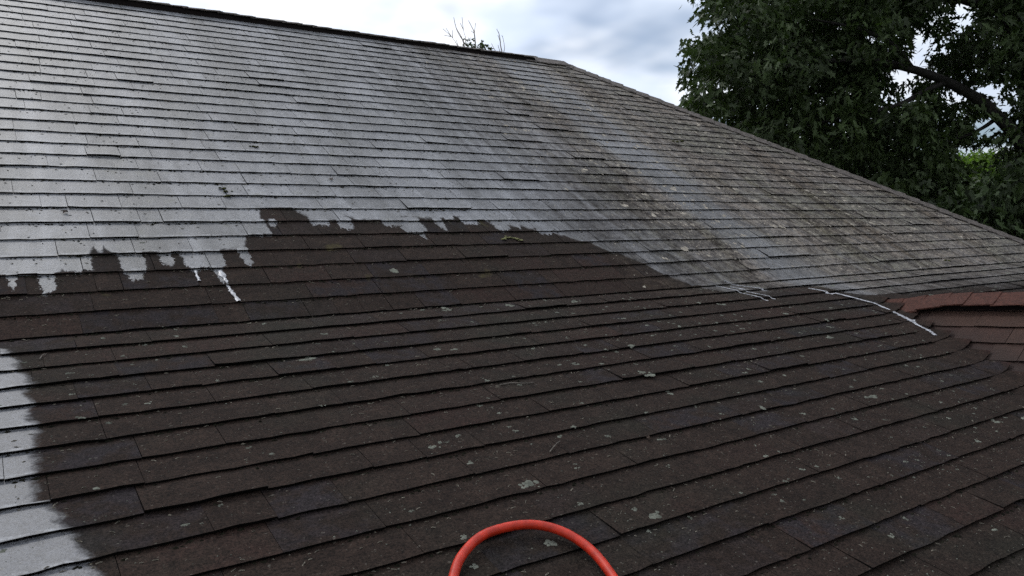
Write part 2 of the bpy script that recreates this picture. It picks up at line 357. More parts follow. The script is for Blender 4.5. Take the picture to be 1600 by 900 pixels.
def proj(p):                                   # world point -> photo pixel, to rank shingles by size
    q = Vector((p[1], p[0], p[2] - OFF)); w = q.dot(_Fw)
    if w < 0.05: return None
    return 800 + F_PX * q.dot(_R2) / w, 450 - F_PX * q.dot(_U2) / w

# ------------------------------------------------------------------ roof surfaces
DW, ZW, TW = 5.03, -0.312, 0.70                # wing ridge: line along u at d = DW, height ZW, pitch TW
UW_END, U_EAVE = -2.6, -0.75
def z_main(u): return ZC + (TU if u > UC else TL) * (u - UC)
def z_wing(d): return ZW - TW * abs(d - DW)
def surf(u, d):
    a = z_main(u)
    if u > 3.3: return a
    b = z_wing(d); k = 0.02
    hh = max(0.0, k * 2 - abs(a - b)) / (k * 2)
    return max(a, b) + hh * hh * k * 0.5
def valley_d(u):                               # left valley line in plan
    return DW - max(0.0, (ZW - z_main(u)) / TW)
def s_of(u): return (u - UC) * (KU if u > UC else KL)
def u_of(s): return UC + s / (KU if s > 0 else KL)
def nrm_main(u):
    t = TU if u >= UC else TL
    return Vector((-t, 0, 1)).normalized()     # in (u, d, z)

house = empty('house', W(2.0, 2.0, -OFF))
tag(house, 'house with old brown shingled hip roof, wet silvery upper slope and red-shingled wing', 'house')

DL = -6.0
XB = 2 * UR - UC                               # back crease
dc = D0 + (UR - UC); de = dc + (UC - U_EAVE); ub = XB + (UC - U_EAVE)
ZE = z_main(U_EAVE)
def slab(name, quads, mat, th=0.03):
    V, Fc = [], []
    for q in quads:
        o = len(V); n = len(q)
        V += [W(*p) for p in q] + [W(p[0], p[1], p[2] - th) for p in q]
        Fc.append(tuple(range(o, o + n))); Fc.append(tuple(range(o + 2 * n - 1, o + n - 1, -1)))
        for i in range(n):
            j = (i + 1) % n; Fc.append((o + i, o + n + i, o + n + j, o + j))
    return V, Fc
v, f = slab('u', [[(UC, DL, ZC), (UC, dc, ZC), (UR, D0, ZR), (UR, DL, ZR)]], M_DECK)
upper = mesh_obj('upper_slope', v, f, M_DECK, house, origin=W(UC, 2, ZC))
v, f = slab('l', [[(U_EAVE, DL, ZE), (U_EAVE, de, ZE), (UC, dc, ZC), (UC, DL, ZC)]], M_DECK)
lower = mesh_obj('lower_slope', v, f, M_DECK, house, origin=W(UC, 2, ZC))
# hip-end and rear slopes, turned away from the camera, with stepped courses
def stepped(tri, n, inward):
    V, Fc = [], []
    (a0, a1), (b0, b1) = tri                   # bottom edge, top edge
    for i in range(n):
        t0, t1 = i / n, (i + 1) / n
        p0 = [x + (y - x) * t0 for x, y in zip(a0, b0)]; p1 = [x + (y - x) * t0 for x, y in zip(a1, b1)]
        q0 = [x + (y - x) * t1 for x, y in zip(a0, b0)]; q1 = [x + (y - x) * t1 for x, y in zip(a1, b1)]
        o = len(V)
        V += [W(p0[0], p0[1], p0[2]), W(p1[0], p1[1], p1[2]), W(p1[0], p1[1], p1[2] + .012), W(p0[0], p0[1], p0[2] + .012), W(q1[0], q1[1], q1[2]), W(q0[0], q0[1], q0[2])]
        Fc += [(o, o + 1, o + 2, o + 3), (o + 3, o + 2, o + 4, o + 5)]
    return V, Fc
he = merge([stepped((((UC, dc, ZC), (XB, dc, ZC)), ((UR, D0, ZR), (UR, D0, ZR))), 31, 1),
            stepped((((U_EAVE, de, ZE), (ub, de, ZE)), ((UC, dc, ZC), (XB, dc, ZC))), 30, 1)])
mesh_obj('hip_end_slope', he[0], he[1], M_SH, house, origin=W(UR, dc, ZC))
rs = merge([stepped((((XB, DL, ZC), (XB, dc, ZC)), ((UR, DL, ZR), (UR, D0, ZR))), 31, 1),
            stepped((((ub, DL, ZE), (ub, de, ZE)), ((XB, DL, ZC), (XB, dc, ZC))), 30, 1)])
mesh_obj('rear_slope', rs[0], rs[1], M_SH, house, origin=W(XB, 2, ZC))
# walls
def box(x0, x1, y0, y1, z0, z1):
    V = [Vector((x, y, z)) for z in (z0, z1) for y in (y0, y1) for x in (x0, x1)]
    return V, [(0, 2, 3, 1), (4, 5, 7, 6), (0, 1, 5, 4), (1, 3, 7, 5), (3, 2, 6, 7), (2, 0, 4, 6)]
v, f = box(DL + .3, de - .5, U_EAVE + .45, ub - .5, 0.0, ZE + OFF - .06)
mesh_obj('wall', v, f, M_WALL, house, origin=(2, 3, 0))
gv = [W(U_EAVE + .45, DL + .3, ZE - .06), W(ub - .45, DL + .3, ZE - .06), W(XB, DL + .3, ZC - .06), W(UR, DL + .3, ZR - .06), W(UC, DL + .3, ZC - .06)]
gv += [x + Vector((.1, 0, 0)) for x in gv]
mesh_obj('gable_wall', gv, [(0, 1, 2, 3, 4), (9, 8, 7, 6, 5)] + [(i, i + 5, (i + 1) % 5 + 5, (i + 1) % 5) for i in range(5)], M_WALL, house, origin=gv[0])
# the wing
UA = UC - (ZC - ZW) / TL                       # where the wing ridge meets the lower slope
zwe = ZE
dwl, dwr = DW - (ZW - zwe) / TW, DW + (ZW - zwe) / TW
v, f = slab('w', [[(UA, DW, ZW), (U_EAVE, dwl, zwe), (UW_END, dwl, zwe), (UW_END, DW, ZW)],
                  [(UA, DW, ZW), (UW_END, DW, ZW), (UW_END, dwr, zwe), (U_EAVE, dwr, zwe)]], M_DECK)
wing = mesh_obj('wing_roof', v, f, M_RED, house, origin=W(1, DW, ZW))
v, f = box(dwl + .35, dwr - .35, UW_END + .3, U_EAVE + .46, 0.0, zwe + OFF - .05)
v2 = [W(UW_END + .3, dwl + .35, zwe - .05), W(UW_END + .3, dwr - .35, zwe - .05), W(UW_END + .3, DW, ZW - .3)]
v2 += [x + Vector((0, .1, 0)) for x in v2]
vv, ff = merge([(v, f), (v2, [(0, 1, 2), (5, 4, 3), (0, 3, 4, 1), (1, 4, 5, 2), (2, 5, 3, 0)])])
mesh_obj('wing_wall', vv, ff, M_WALL, house, origin=W(UW_END, DW, -OFF))

# ------------------------------------------------------------------ shingles
HTU = 0.0110
HT = 0.0138                                    # height of a butt edge above the deck
tabs = []                                      # every tab: dict(verts, faces, midx, tone, slope)
samples = []                                   # (s0, d0, d1, height0) for lying things on the tabs
def make_tab(s0, d0, d1, slope, stop=None, lift=0.0, drape=False):
    """one tab of the main roof, its butt at slope distance s0; d0..d1 along the course"""
    L = E * 1.16
    n = max(3, int((d1 - d0) / 0.055)); 
    if drape: n = max(n, int((d1 - d0) / 0.02))
    base = s0 + rng.gauss(0, 0.0008)
    h0 = (HT if slope == 'lower' else HTU) + lift + max(-0.003, rng.gauss(0.0, 0.0010)) + (rng.uniform(.003, .007) if rng.random() < .05 else 0)
    tilt = rng.gauss(0, 0.0005); skew = rng.gauss(0, .0009)
    V = []
    for i in range(n + 1):
        q = i / n; d = d0 + (d1 - d0) * q
        ss_ = base + rng.gauss(0, 0.0019) + skew * (q - .5) + 0.0022 * math.sin(d * 1.1 + s0 * 9) + 0.0008 * math.sin(d * 4.1 + s0 * 31)
        hh = h0 + tilt * (q - .5) * 2 + rng.gauss(0, 0.0005)
        up = s0 + L
        dt = d - rng.uniform(0, .0015)
        if slope == 'upper' and s0 > -0.001:
            ub_ = UC + ss_ / KU; uu = UC + up / KU; nn = Vector((-TU / KU, 0, 1 / KU))
        else:
            ub_ = UC + ss_ / KL; uu = UC + min(up, 0.0) / KL; nn = Vector((-TL / KL, 0, 1 / KL))
        zb, zu = surf(ub_, d), surf(uu, dt)
        extra = 0.011 * min(1.0, max(0.0, (d - valley_d(ub_) + .12) / .10)) if drape else 0.0
        for (uq, dq, zq, hq) in ((ub_, d, zb, hh + extra), (uu, dt, zu, 0.0015 + extra), (ub_ + .004, d, zb, hh - 0.0075 + extra)):
            V.append(W(uq + nn.x * hq, dq, zq + nn.z * hq))
    Fc, mi = [], []
    for i in range(n):
        a, b2 = i * 3, i * 3 + 3
        Fc.append((a, b2, b2 + 1, a + 1)); mi.append(0)
        Fc.append((a + 2, b2 + 2, b2, a)); mi.append(1)
    Fc.append((1, 2, 0)); mi.append(1); e = n * 3
    Fc.append((e, e + 2, e + 1)); mi.append(1)
    tone = rng.random()
    c = sum((x for x in V), Vector()) / len(V)
    tabs.append(dict(v=V, f=Fc, mi=mi, tone=tone, slope=slope, c=c, d0=d0, d1=d1, s0=s0))
    samples.append((s0, d0, d1, h0, slope))

def widths():
    r = rng.random()
    if r < .22: return rng.uniform(.10, .19)
    if r < .75: return rng.uniform(.20, .34)
    return rng.uniform(.34, .52)
nU = int((UR - UC) * KU / E) + 1
D_MIN = -3.0
for k in range(nU):                            # upper slope
    s0 = k * E; u0 = u_of(s0 + 1e-6)
    if u0 > UR - .03: break
    d = D_MIN + rng.uniform(0, .3); dmax = D0 + (UR - u0) - .02
    while d < dmax:
        w = widths(); d1 = min(d + w, dmax)
        if dmax - d1 < .06: d1 = dmax
        make_tab(s0, d, d1 - rng.uniform(.0008, .0035), 'upper'); d = d1
for k in range(1, 30):                         # lower slope
    s0 = -k * E; u0 = u_of(s0)
    if u0 < U_EAVE - .05: break
    vd = valley_d(u0 + .05)
    d = D_MIN + rng.uniform(0, .3); dmax = dc + (UC - u0) - .02
    inw = u0 < UA - 0.02
    lim = min(vd + rng.uniform(.025, .045), DW - .05) if inw else dmax
    while d < lim:
        w = widths(); d1 = min(d + w, lim)
        if lim - d1 < .07: d1 = lim
        make_tab(s0, d, d1 - rng.uniform(.0004, .0022), 'lower', drape=(inw and d1 > vd - .12)); d = d1
    if inw:                                    # beyond the wing
        d = 2 * DW - vd - .1
        while d < dmax:
            w = widths(); d1 = min(d + w, dmax)
            make_tab(s0, d, d1 - .004, 'lower', drape=(d < 2 * DW - vd + .12)); d = d1
# wing tabs (camera side and far side): courses run along the ridge
KW = math.sqrt(1 + TW * TW)
def make_wing_tab(q0, ua, ub2, side):
    """q0: slope distance below the ridge of the butt; ua>ub2 along the ridge"""
    n = max(3, int((ua - ub2) / .06)); V = []
    h0 = 0.012 + rng.gauss(0, .0015); q0 += rng.gauss(0, .002)
    for i in range(n + 1):
        u = ua + (ub2 - ua) * i / n
        qq = q0 + rng.gauss(0, .0012)
        for (q, hq) in ((qq, h0), (q0 - E * 1.16, .0015), (qq - .004, h0 - .0062)):
            q = max(q, 0.0)
            V.append(W(u, DW - side * (q / KW + TW / KW * hq), ZW - TW * q / KW + hq / KW))
    Fc, mi = [], []
    for i in range(n):
        a, b2 = i * 3, i * 3 + 3
        fa = [(a, a + 1, b2 + 1, b2), (a + 2, a, b2, b2 + 2)]
        if side > 0: fa = [tuple(reversed(x)) for x in fa]
        Fc += fa; mi += [0, 1]
    Fc += [(1, 2, 0), (n * 3, n * 3 + 2, n * 3 + 1)]; mi += [1, 1]
    tabs.append(dict(v=V, f=Fc, mi=mi, tone=rng.random(), slope='wing', c=sum(V, Vector()) / len(V), d0=0, d1=0, s0=0))
def u_valley_at(q):                            # where the course at slope distance q meets the lower slope
    z = ZW - TW * q / KW; return UC + (z - ZC) / TL
for side in (1, -1):
    q = 0.11
    while q < (ZW - zwe) / TW * KW:
        u = u_valley_at(q) - (rng.uniform(.015, .03) if side > 0 else 0); 
        while u > UW_END + .01:
            w = rng.choice([.16, .3, .31, .33, .29]); u1 = max(u - w, UW_END)
            make_wing_tab(q, u, u1 + .004, side); u = u1
        q += E
# split: the 300 tabs that show largest are parts of their own, the rest one part per slope
def px_area(t):
    P = [proj(t['v'][0]), proj(t['v'][-3]), proj(t['v'][-2]), proj(t['v'][1])]
    if any(p is None for p in P): return 0
    cx = sum(p[0] for p in P) / 4; cy = sum(p[1] for p in P) / 4
    if not (-30 < cx < 1630 and -10 < cy < 910): return 0
    if t['slope'] == 'wing' and t['c'].x > DW: return 0
    xs = [min(max(p[0], 0), 1600) for p in P]; ys = [min(max(p[1], 0), 900) for p in P]
    return abs(sum(xs[i] * ys[(i + 1) % 4] - xs[(i + 1) % 4] * ys[i] for i in range(4))) / 2
for t in tabs: t['a'] = px_area(t)
order = sorted(range(len(tabs)), key=lambda i: -tabs[i]['a'])
own = set([i for i in order if tabs[i]['slope'] != 'wing'][:270] + [i for i in order if tabs[i]['slope'] == 'wing' and tabs[i]['a'] > 0][:30])
PAR = {'upper': upper, 'lower': lower, 'wing': wing}
MATS = {'upper': [M_SH, M_EDGE], 'lower': [M_SH, M_EDGE], 'wing': [M_RED, M_EDGE]}
rest = {k: ([], [], [], []) for k in PAR}
for i, t in enumerate(tabs):
    if i in own:
        mesh_obj('shingle', t['v'], t['f'], MATS[t['slope']], PAR[t['slope']], t['mi'], [t['tone']] * len(t['f']), origin=t['c'])
    else:
        V, Fc, mi, tn = rest[t['slope']]; o = len(V)
        V += t['v']; Fc += [tuple(j + o for j in q) for q in t['f']]; mi += t['mi']; tn += [t['tone']] * len(t['f'])
for k, (V, Fc, mi, tn) in rest.items():
    o = mesh_obj('shingle_field', V, Fc, MATS[k], PAR[k], mi, tn); o['kind'] = 'stuff'

# ------------------------------------------------------------------ ridge vent, ridge and hip caps
def prof_strip(a, b, prof):
    """profile (across, up) extruded from a to b, each (u, d, z); across is horizontal, to the camera side positive"""
    A, B = Vector(a), Vector(b); t = B - A; h = Vector((t.x, t.y, 0)).normalized(); ac = Vector((-h.y, h.x, 0))
    if ac.dot(Vector((-1, -.3, 0))) < 0: ac = -ac
    V = [W(*(P + ac * x + Vector((0, 0, y)))) for P in (A, B) for x, y in prof]
    n = len(prof)
    return V, [(i, (i + 1) % n, (i + 1) % n + n, i + n) for i in range(n)] + [tuple(range(n - 1, -1, -1)), tuple(range(n, 2 * n))]
def cap_piece(a, b, half, t1, t2, h0, h1, th=.007, jit=.0):
    """folded cap shingle from a (lower, exposed butt end, raised h1) to b; t1/t2 fall of its two flaps"""
    A, B = Vector(a), Vector(b); t = B - A; h = Vector((t.x, t.y, 0)).normalized(); ac = Vector((-h.y, h.x, 0))
    if ac.dot(Vector((-1, -.3, 0))) < 0: ac = -ac
    V = []
    for P, hh in ((A, h1), (B, h0)):
        for dz in (0, -th):
            for x, fall in ((half, t1), (half * .55, t1), (.012, t1), (-.012, t2), (-half * .55, t2), (-half, t2)):
                y = -abs(x) * fall + (.012 * t1 * .5 if abs(x) < .02 else 0)
                V.append(W(*(P + ac * (x + rng.gauss(0, jit)) + Vector((0, 0, y + hh + dz + rng.gauss(0, jit * .5))))))
    Fc = []
    for i in range(5):
        Fc.append((i, i + 1, i + 13, i + 12)); Fc.append((i + 6, i + 18, i + 19, i + 7)); Fc.append((i, i + 6, i + 7, i + 1)); Fc.append((i + 12, i + 13, i + 19, i + 18))
    Fc += [(0, 12, 18, 6), (5, 11, 23, 17)]
    return V, Fc
# main ridge: a low vent with dark open side under folded caps
ridge_end = D0 - .46
pf = [(.10, -.10 * TU + .006), (.102, -.018), (0, .018), (-.102, -.018), (-.10, -.10 * TU + .006)]
v, f = prof_strip((UR, -5.9, ZR), (UR, ridge_end, ZR), pf)
vent = mesh_obj('ridge_vent', v, f, M_VENT, house, origin=W(UR, 2, ZR))
d = ridge_end + .03
while d > -3:
    sag = .006 * math.sin(d * 1.3) + rng.gauss(0, .002)
    v, f = cap_piece((UR, d, ZR + sag), (UR, d - .19, ZR + sag), .116, .36, .36, .024, .033, th=.009, jit=.003)
    mesh_obj('ridge_shingle', v, f, M_CAP, vent, origin=v[2]); d -= E
for i in range(4):
    v, f = cap_piece((UR, D0 + .03 - .14 * i, ZR), (UR, D0 - .17 - .14 * i, ZR), .14, TU * .9, TU, .016, .026 - .002 * i, jit=.003)
    mesh_obj('ridge_shingle', v, f, M_CAP, upper, origin=v[2])
# hip: caps from the crease corner up to the ridge end, and on down the lower slope
hip_t = TU / math.sqrt(2); n_hip = int(math.dist((UC, dc, ZC), (UR, D0, ZR)) / .155)
for i in range(n_hip + 1):
    t0 = i / n_hip; t1 = min(1.0, t0 + 1.3 / n_hip)
    a = [x + (y - x) * t0 for x, y in zip((UC, dc, ZC), (UR, D0, ZR))]; b2 = [x + (y - x) * t1 for x, y in zip((UC, dc, ZC), (UR, D0, ZR))]
    if t1 - t0 < .3 / n_hip: continue
    v, f = cap_piece(a, b2, .14, hip_t, hip_t, .014, .028, jit=.0022)
    mesh_obj('hip_shingle', v, f, M_CAP, upper, origin=v[2])
for i in range(16):
    t0, t1 = i * .15, i * .15 + .2
    v, f = cap_piece((UC - t1, dc + t1, ZC - t1 * TL), (UC - t0, dc + t0, ZC - t0 * TL), .14, TL / 1.414, TL / 1.414, .014, .026, jit=.002)
    mesh_obj('hip_shingle', v, f, M_CAP, lower, origin=v[2])
# wing ridge: flush caps where it dies into the roof, then a vent that lifts them
u_v = 2.60
pf = [(.09, -.09 * TW + .006), (.10, -.09 * TW + .040), (0, .052), (-.10, -.09 * TW + .040), (-.09, -.09 * TW + .006)]
v, f = prof_strip((u_v - .06, DW, ZW), (UW_END, DW, ZW), [(-x, y) for x, y in pf])
wvent = mesh_obj('ridge_vent', v, f, M_VENT, wing, origin=W(1, DW, ZW))
u = UA + .05; i = 0
ws = [.10, .13, .15, .16, .12, .17, .16, .15, .16]
while u > UW_END:
    w = ws[i % len(ws)]; k = min(1.0, max(0.0, (u_v + .12 - u) / .14)); k2 = min(1.0, max(0.0, (u_v + .12 - u + w) / .14))
    v, f = cap_piece((u - w - .015, DW, ZW), (u, DW, ZW), .135, TW * (1 - .28 * k), TW, .014 + .036 * k, .022 + .036 * k2, jit=.002)
    mesh_obj('ridge_shingle', v, f, M_CAPR, wing, origin=v[2]); u -= w; i += 1

# ------------------------------------------------------------------ things lying on the roof
def top(u, d, extra=0.004):
    s = s_of(u); fr = (s / E) % 1.0
    h = (HT if u < UC else HTU) * (1 - fr / 1.16) + extra
    nn = nrm_main(u)
    return W(u + nn.x * h, d, surf(u, d) + nn.z * h)
# the hose: one loop rising into view, both ends running back down the roof
hp = [(735, 1180, .036), (712, 1010, .036), (705, 940, .036), (709, 900, .036), (722, 868, .036), (752, 838, .036), (795, 823, .038), (835, 820, .038), (872, 828, .038), (905, 845, .036),
      (930, 866, .036), (953, 895, .036), (985, 945, .036), (1040, 1040, .036), (1130, 1220, .036)]
path = []
for x, y, h in hp:
    v = ray(x, y); zt = h; k = -(H - zt) / (v.z - TL * v.x); v = v * k
    path.append(W(v.x, v.y, v.z))
e0 = path[0]; e1 = path[-1]
path = [W(-.55, .15, z_main(-.55) + .036), W(.1, .28, z_main(.1) + .036), W(.6, .5, z_main(.6) + .036)] + path + [W(.35, 1.0, z_main(.35) + .036), W(-.2, .9, z_main(-.2) + .036), W(-.6, 1.1, z_main(-.6) + .036)]
sp_ = spline(path, 10)
v, f = tube(sp_, .0132, 16)
hose = mesh_obj('garden_hose', v, f, M_HOSE, smooth=True, origin=path[7])
tag(hose, 'orange-red rubber garden hose looped on the dark shingles in the foreground', 'hose')

# lichen: thin ragged crusts on the tabs, thicker towards the right
def disc(V, Fc, c, r, nn, tx, ty, hgt, asp):
    o = len(V); n = rng.choice([7, 8, 9]); a0 = rng.random() * 6.28
    V.append(c + nn * hgt)
    for i in range(n):
        a = a0 + 6.283 * i / n; rr = r * rng.uniform(.65, 1.1)
        V.append(c + tx * (math.cos(a) * rr * asp) + ty * (math.sin(a) * rr))
    for i in range(n): Fc.append((o, o + 1 + i, o + 1 + (i + 1) % n))
TX, TYU, TYL = Vector((1, 0, 0)), Vector((0, 1 / KU, TU / KU)), Vector((0, 1 / KL, TL / KL))
NU, NL = Vector((0, -TU / KU, 1 / KU)), Vector((0, -TL / KL, 1 / KL))
def spot_on(u, d, h):
    nn = nrm_main(u); return W(u + nn.x * h, d, surf(u, d) + nn.z * h)
V, Fc = [], []; Vl, Fl = [], []; Vp, Fp = [], []
for (s0, d0, d1, h0, sl) in samples:
    if d1 < -.4 or d0 > 9.5 or (sl == 'lower' and s0 < -3): continue
    ar = (d1 - d0)
    if sl == 'lower': lam = (8.0 + 15.0 * max(0, min(1, (d0 - .3) / 3.0))) * ar / .3 * rng.choice([.35, .7, 1, 1.6])
    else:
        lam = ((.9 if s0 < .8 else .35) + 14 * max(0, min(1, (d0 - 3.1) / 1.2)) * (1 if s0 > .2 or d0 > 4.6 else .1) * rng.choice([.2, .6, 1, 1.6])) * ar / .3
    n = int(lam + rng.random())
    tx, ty, nn = TX, (TYL if sl == 'lower' else TYU), (NL if sl == 'lower' else NU)
    for _ in range(n):
        big = rng.random()
        r = rng.uniform(.0014, .0042) if big < .90 else (rng.uniform(.004, .008) if big < .988 else rng.uniform(.009, .019))
        pale = sl == 'upper' and d0 > 3.2
        if pale: r = rng.uniform(.004, .010) if big < .95 else rng.uniform(.010, .018)
        if pale and s0 < .25: r *= .6
        fr = rng.random() ** 1.2 * .9 + .04
        uu = u_of(s0 + fr * E + (1e-5 if sl == 'upper' else 0)); dd = rng.uniform(d0 + .01, d1 - .01)
        if d1 - d0 < .03: continue
        h = (h0 - .0015) * (1 - fr / 1.16) + .0016
        c = spot_on(uu, dd, h)
        for _b in range(1 if big < .90 else rng.choice([3, 5, 8, 11])):
            c2 = c + tx * rng.gauss(0, r * .75) + ty * rng.gauss(0, r * .6)
            disc(Vp if pale else V, Fp if pale else Fc, c2, r * rng.uniform(.4, .8), nn, tx, ty * (rng.uniform(1, 2.6) if pale else 1), .0012 + r * .08, rng.uniform(.9, 1.5) * (.8 if pale else 1))
    # crumbs and needles caught along the butt above
    n = int((6 if sl == 'lower' else 6) * ar / .3 * rng.choice([.3, .7, 1, 1.7]) + rng.random())
    for _ in range(n):
        fr = min(.985, rng.betavariate(6, 1.3)) if rng.random() < .7 else rng.uniform(.03, .95); uu = u_of(s0 + fr * E + (1e-5 if sl == 'upper' else 0)); dd = rng.uniform(d0, d1)
        h = (h0 - .0015) * (1 - fr / 1.16) + .0022
        c = spot_on(uu, dd, h); a = rng.gauss(0, .5); ln = rng.uniform(.002, .009); wd = rng.uniform(.0006, .0020)
        ax = tx * math.cos(a) + ty * math.sin(a); bx_ = (ty * math.cos(a) - tx * math.sin(a)) * wd
        o = len(Vl); Vl += [c - ax * ln - bx_, c + ax * ln - bx_, c + ax * ln + bx_, c - ax * ln + bx_, c + nn * .003]
        Fl += [(o, o + 1, o + 4), (o + 1, o + 2, o + 4), (o + 2, o + 3, o + 4), (o + 3, o, o + 4)]
lo = mesh_obj('pale_lichen', Vp, Fp, M_PALE)
tag(lo, 'pale lichen flecks on the weathered right-hand part of the upper slope', 'lichen', kind='stuff')
lo = mesh_obj('lichen', V, Fc, M_LICH)
tag(lo, 'pale grey-green lichen specks scattered over the dry brown shingles', 'lichen', kind='stuff')
Vm, Fm = [], []
for (s0, d0, d1, h0, sl) in samples:
    if d1 < -.4 or d0 > 9.5 or (sl == 'lower' and s0 < -2.6): continue
    ty, nn = (TYL, NL) if sl == 'lower' else (TYU, NU)
    n = int((12 if sl == 'upper' else 7) * (d1 - d0) / .3 * rng.choice([.2, .6, 1, 1.8]) + rng.random())
    for _ in range(n):
        fr = .985 - abs(rng.gauss(0, .05)); uu = u_of(s0 + fr * E + (1e-5 if sl == 'upper' else 0)); dd = rng.uniform(d0, d1)
        c = spot_on(uu, dd, (h0 - .0015) * (1 - fr / 1.16) + .001); r = rng.uniform(.0025, .0075)
        disc(Vm, Fm, c, r, nn, TX, ty, r * .9, rng.uniform(1, 2))
lo = mesh_obj('moss_crumbs', Vm, Fm, M_CRUMB)
tag(lo, 'dark moss crumbs lodged under the shingle butts', 'moss', kind='stuff')
lo = mesh_obj('roof_litter', Vl, Fl, M_LITT)
tag(lo, 'crumbs and needles caught along the shingle edges', 'litter', kind='stuff')

# moss clumps
def clump(name, path, r, mat, label, squash=.55):
    V, Fc = [], []
    for p in path:
        for _ in range(9):
            c = p + Vector((rng.gauss(0, r * .5), rng.gauss(0, r * .35), abs(rng.gauss(0, r * .22)))); rr = r * rng.uniform(.35, .75)
            o = len(V); rings = 4; seg = 7
            for i in range(1, rings + 1):
                th = math.pi / 2 * i / rings
                for j in range(seg):
                    ph = 6.283 * j / seg; q = rr * rng.uniform(.75, 1.2)
                    V.append(c + Vector((math.cos(ph) * math.sin(th) * q, math.sin(ph) * math.sin(th) * q, math.cos(th) * q * squash)))
            V.append(c + Vector((0, 0, rr * squash)))
            for i in range(rings - 1):
                for j in range(seg):
                    a, b2 = o + i * seg + j, o + i * seg + (j + 1) % seg
                    Fc.append((a, a + seg, b2 + seg, b2))
            for j in range(seg): Fc.append((o + rings * seg, o + j, o + (j + 1) % seg))
    o = mesh_obj(name, V, Fc, mat, origin=path[0]); tag(o, label, 'moss', 'moss clumps on the roof'); return o
def pU(x, y, ex=.0): 
    u, d = onU(x, y); return top(u, d, ex)
def pL(x, y, ex=.0):
    u, d = onL(x, y); return top(u, d, ex)
clump('moss_clump', [pU(786, 376), pU(792, 374), pU(799, 374), pU(806, 376), pU(811, 378)], .017, M_MOSS, 'yellow-green curled moss clump lying on the dry brown shingles below the wet edge')
clump('moss_clump', [pU(350, 297), pU(353, 302), pU(356, 308)], .016, M_MOSSD, 'dark moss tuft in a shingle joint on the wet grey slope, left')
clump('moss_clump', [pU(1052, 222), pU(1058, 223), pU(1064, 222)], .022, M_MOSSD, 'dark moss tuft high on the brown weathered slope near the hip')
clump('moss_clump', [pU(394, 231), pU(400, 232)], .013, M_MOSSD, 'small brownish moss tuft on the wet grey slope above the others')
clump('moss_clump', [pU(1476, 408), pU(1482, 409)], .018, M_MOSSD, 'yellowish moss tuft on the lichened shingles above the red wing')
# twigs and dead leaves
def twig(pts, r, label):
    P = spline(pts, 5); v, f = tube(P, [r * (1 - .6 * i / len(P)) for i in range(len(P))], 6)
    o = mesh_obj('twig', v, f, M_TWIG, origin=pts[0]); tag(o, label, 'twig', 'twigs fallen on the roof')
twig([pL(781, 604, .004), pL(800, 602, .007), pL(818, 603, .006), pL(834, 601, .004)], .003, 'thin dry twig lying along a shingle in the middle of the dark slope')
twig([pL(62, 566, .004), pL(67, 560, .008), pL(73, 556, .004)], .0025, 'short pale twig on the dark shingles beside the wet strip at far left')
twig([pL(858, 712, .004), pL(868, 700, .008), pL(874, 694, .005)], .0022, 'tiny crooked twig on the dark shingles above the hose loop')
def dead_leaf(x, y, on, r, label):
    c = on(x, y, .004); V = [c + Vector((0, 0, .006))]; n = 9; a0 = rng.random() * 6
    for i in range(n):
        a = a0 + 6.283 * i / n; rr = r * (1.1 if i % 2 else .55) * rng.uniform(.8, 1.2)
        V.append(c + Vector((math.cos(a) * rr, math.sin(a) * rr * .9, math.sin(a) * rr * .45 + rng.uniform(.002, .014))))
    o = mesh_obj('dead_leaf', V, [(0, i + 1, (i + 1) % n + 1) for i in range(n)], M_DLEAF, origin=c)
    md = o.modifiers.new('thick', 'SOLIDIFY'); md.thickness = .0015
    tag(o, label, 'leaf', 'dead leaves on the roof')
dead_leaf(517, 283, pU, .016, 'dark curled dead leaf on the wet grey slope above the dry patch')
dead_leaf(1013, 690, pL, .014, 'dark curled dead leaf against a shingle edge on the dry slope')
dead_leaf(102, 335, pU, .013, 'dark curled dead leaf on the wet grey slope at far left')

# soapy trickles: shallow ribbons of white water
def trickle(pts, label):
    """pts: (u, d, width)"""
    V, Fc = [], []
    P = []
    for i in range(len(pts) - 1):
        for j in range(8):
            t = j / 8; P.append([a + (b2 - a) * t for a, b2 in zip(pts[i], pts[i + 1])])
    P.append(list(pts[-1]))
    for i, (u, d, w) in enumerate(P):
        a = P[max(0, i - 1)]; b2 = P[min(len(P) - 1, i + 1)]
        tx, ty = b2[0] - a[0], b2[1] - a[1]; L = math.hypot(tx, ty); px, py = -ty / L, tx / L
        wob = .72 + .28 * math.sin(i * 1.1 + w * 300) * math.sin(i * .37); wl, wr = w * wob * rng.uniform(.25, .55), w * wob * rng.uniform(.25, .55)
        for q, ex in ((-wl, .0025), (-wl * .4, .0055), (wr * .4, .0055), (wr, .0025)):
            V.append(spot_on(u + px * q, d + py * q, .017 + ex) if u < UA + .15 and d > 4.4 else top(u + px * q, d + py * q, ex))
    n = len(P)
    for i in range(n - 1):
        for k in range(3): Fc.append((i * 4 + k, i * 4 + k + 1, i * 4 + k + 5, i * 4 + k + 4))
    Fc += [(0, 1, 2, 3), tuple(range(n * 4 - 1, n * 4 - 5, -1))]
    o = mesh_obj('water_trickle', V, Fc, M_FOAM, smooth=True, origin=V[0]); tag(o, label, 'trickle', 'soapy water trickles')
vp = [(1262, 452, .012), (1300, 461, .016), (1335, 470, .02), (1365, 478, .02), (1392, 490, .026), (1408, 498, .03), (1424, 506, .045), (1432, 512, .02), (1448, 520, .03), (1455, 524, .02), (1461, 529, .03)]
trickle([onL(x, y) + (w * 1.7,) for x, y, w in vp], 'white soapy water trickle running along the valley beside the red wing')
trickle([onU(x, y) + (w,) for x, y, w in [(343, 424, .035), (352, 440, .03), (357, 450, .02), (362, 458, .03), (373, 474, .026)]], 'longest white soapy drip hanging below the wet edge at left')
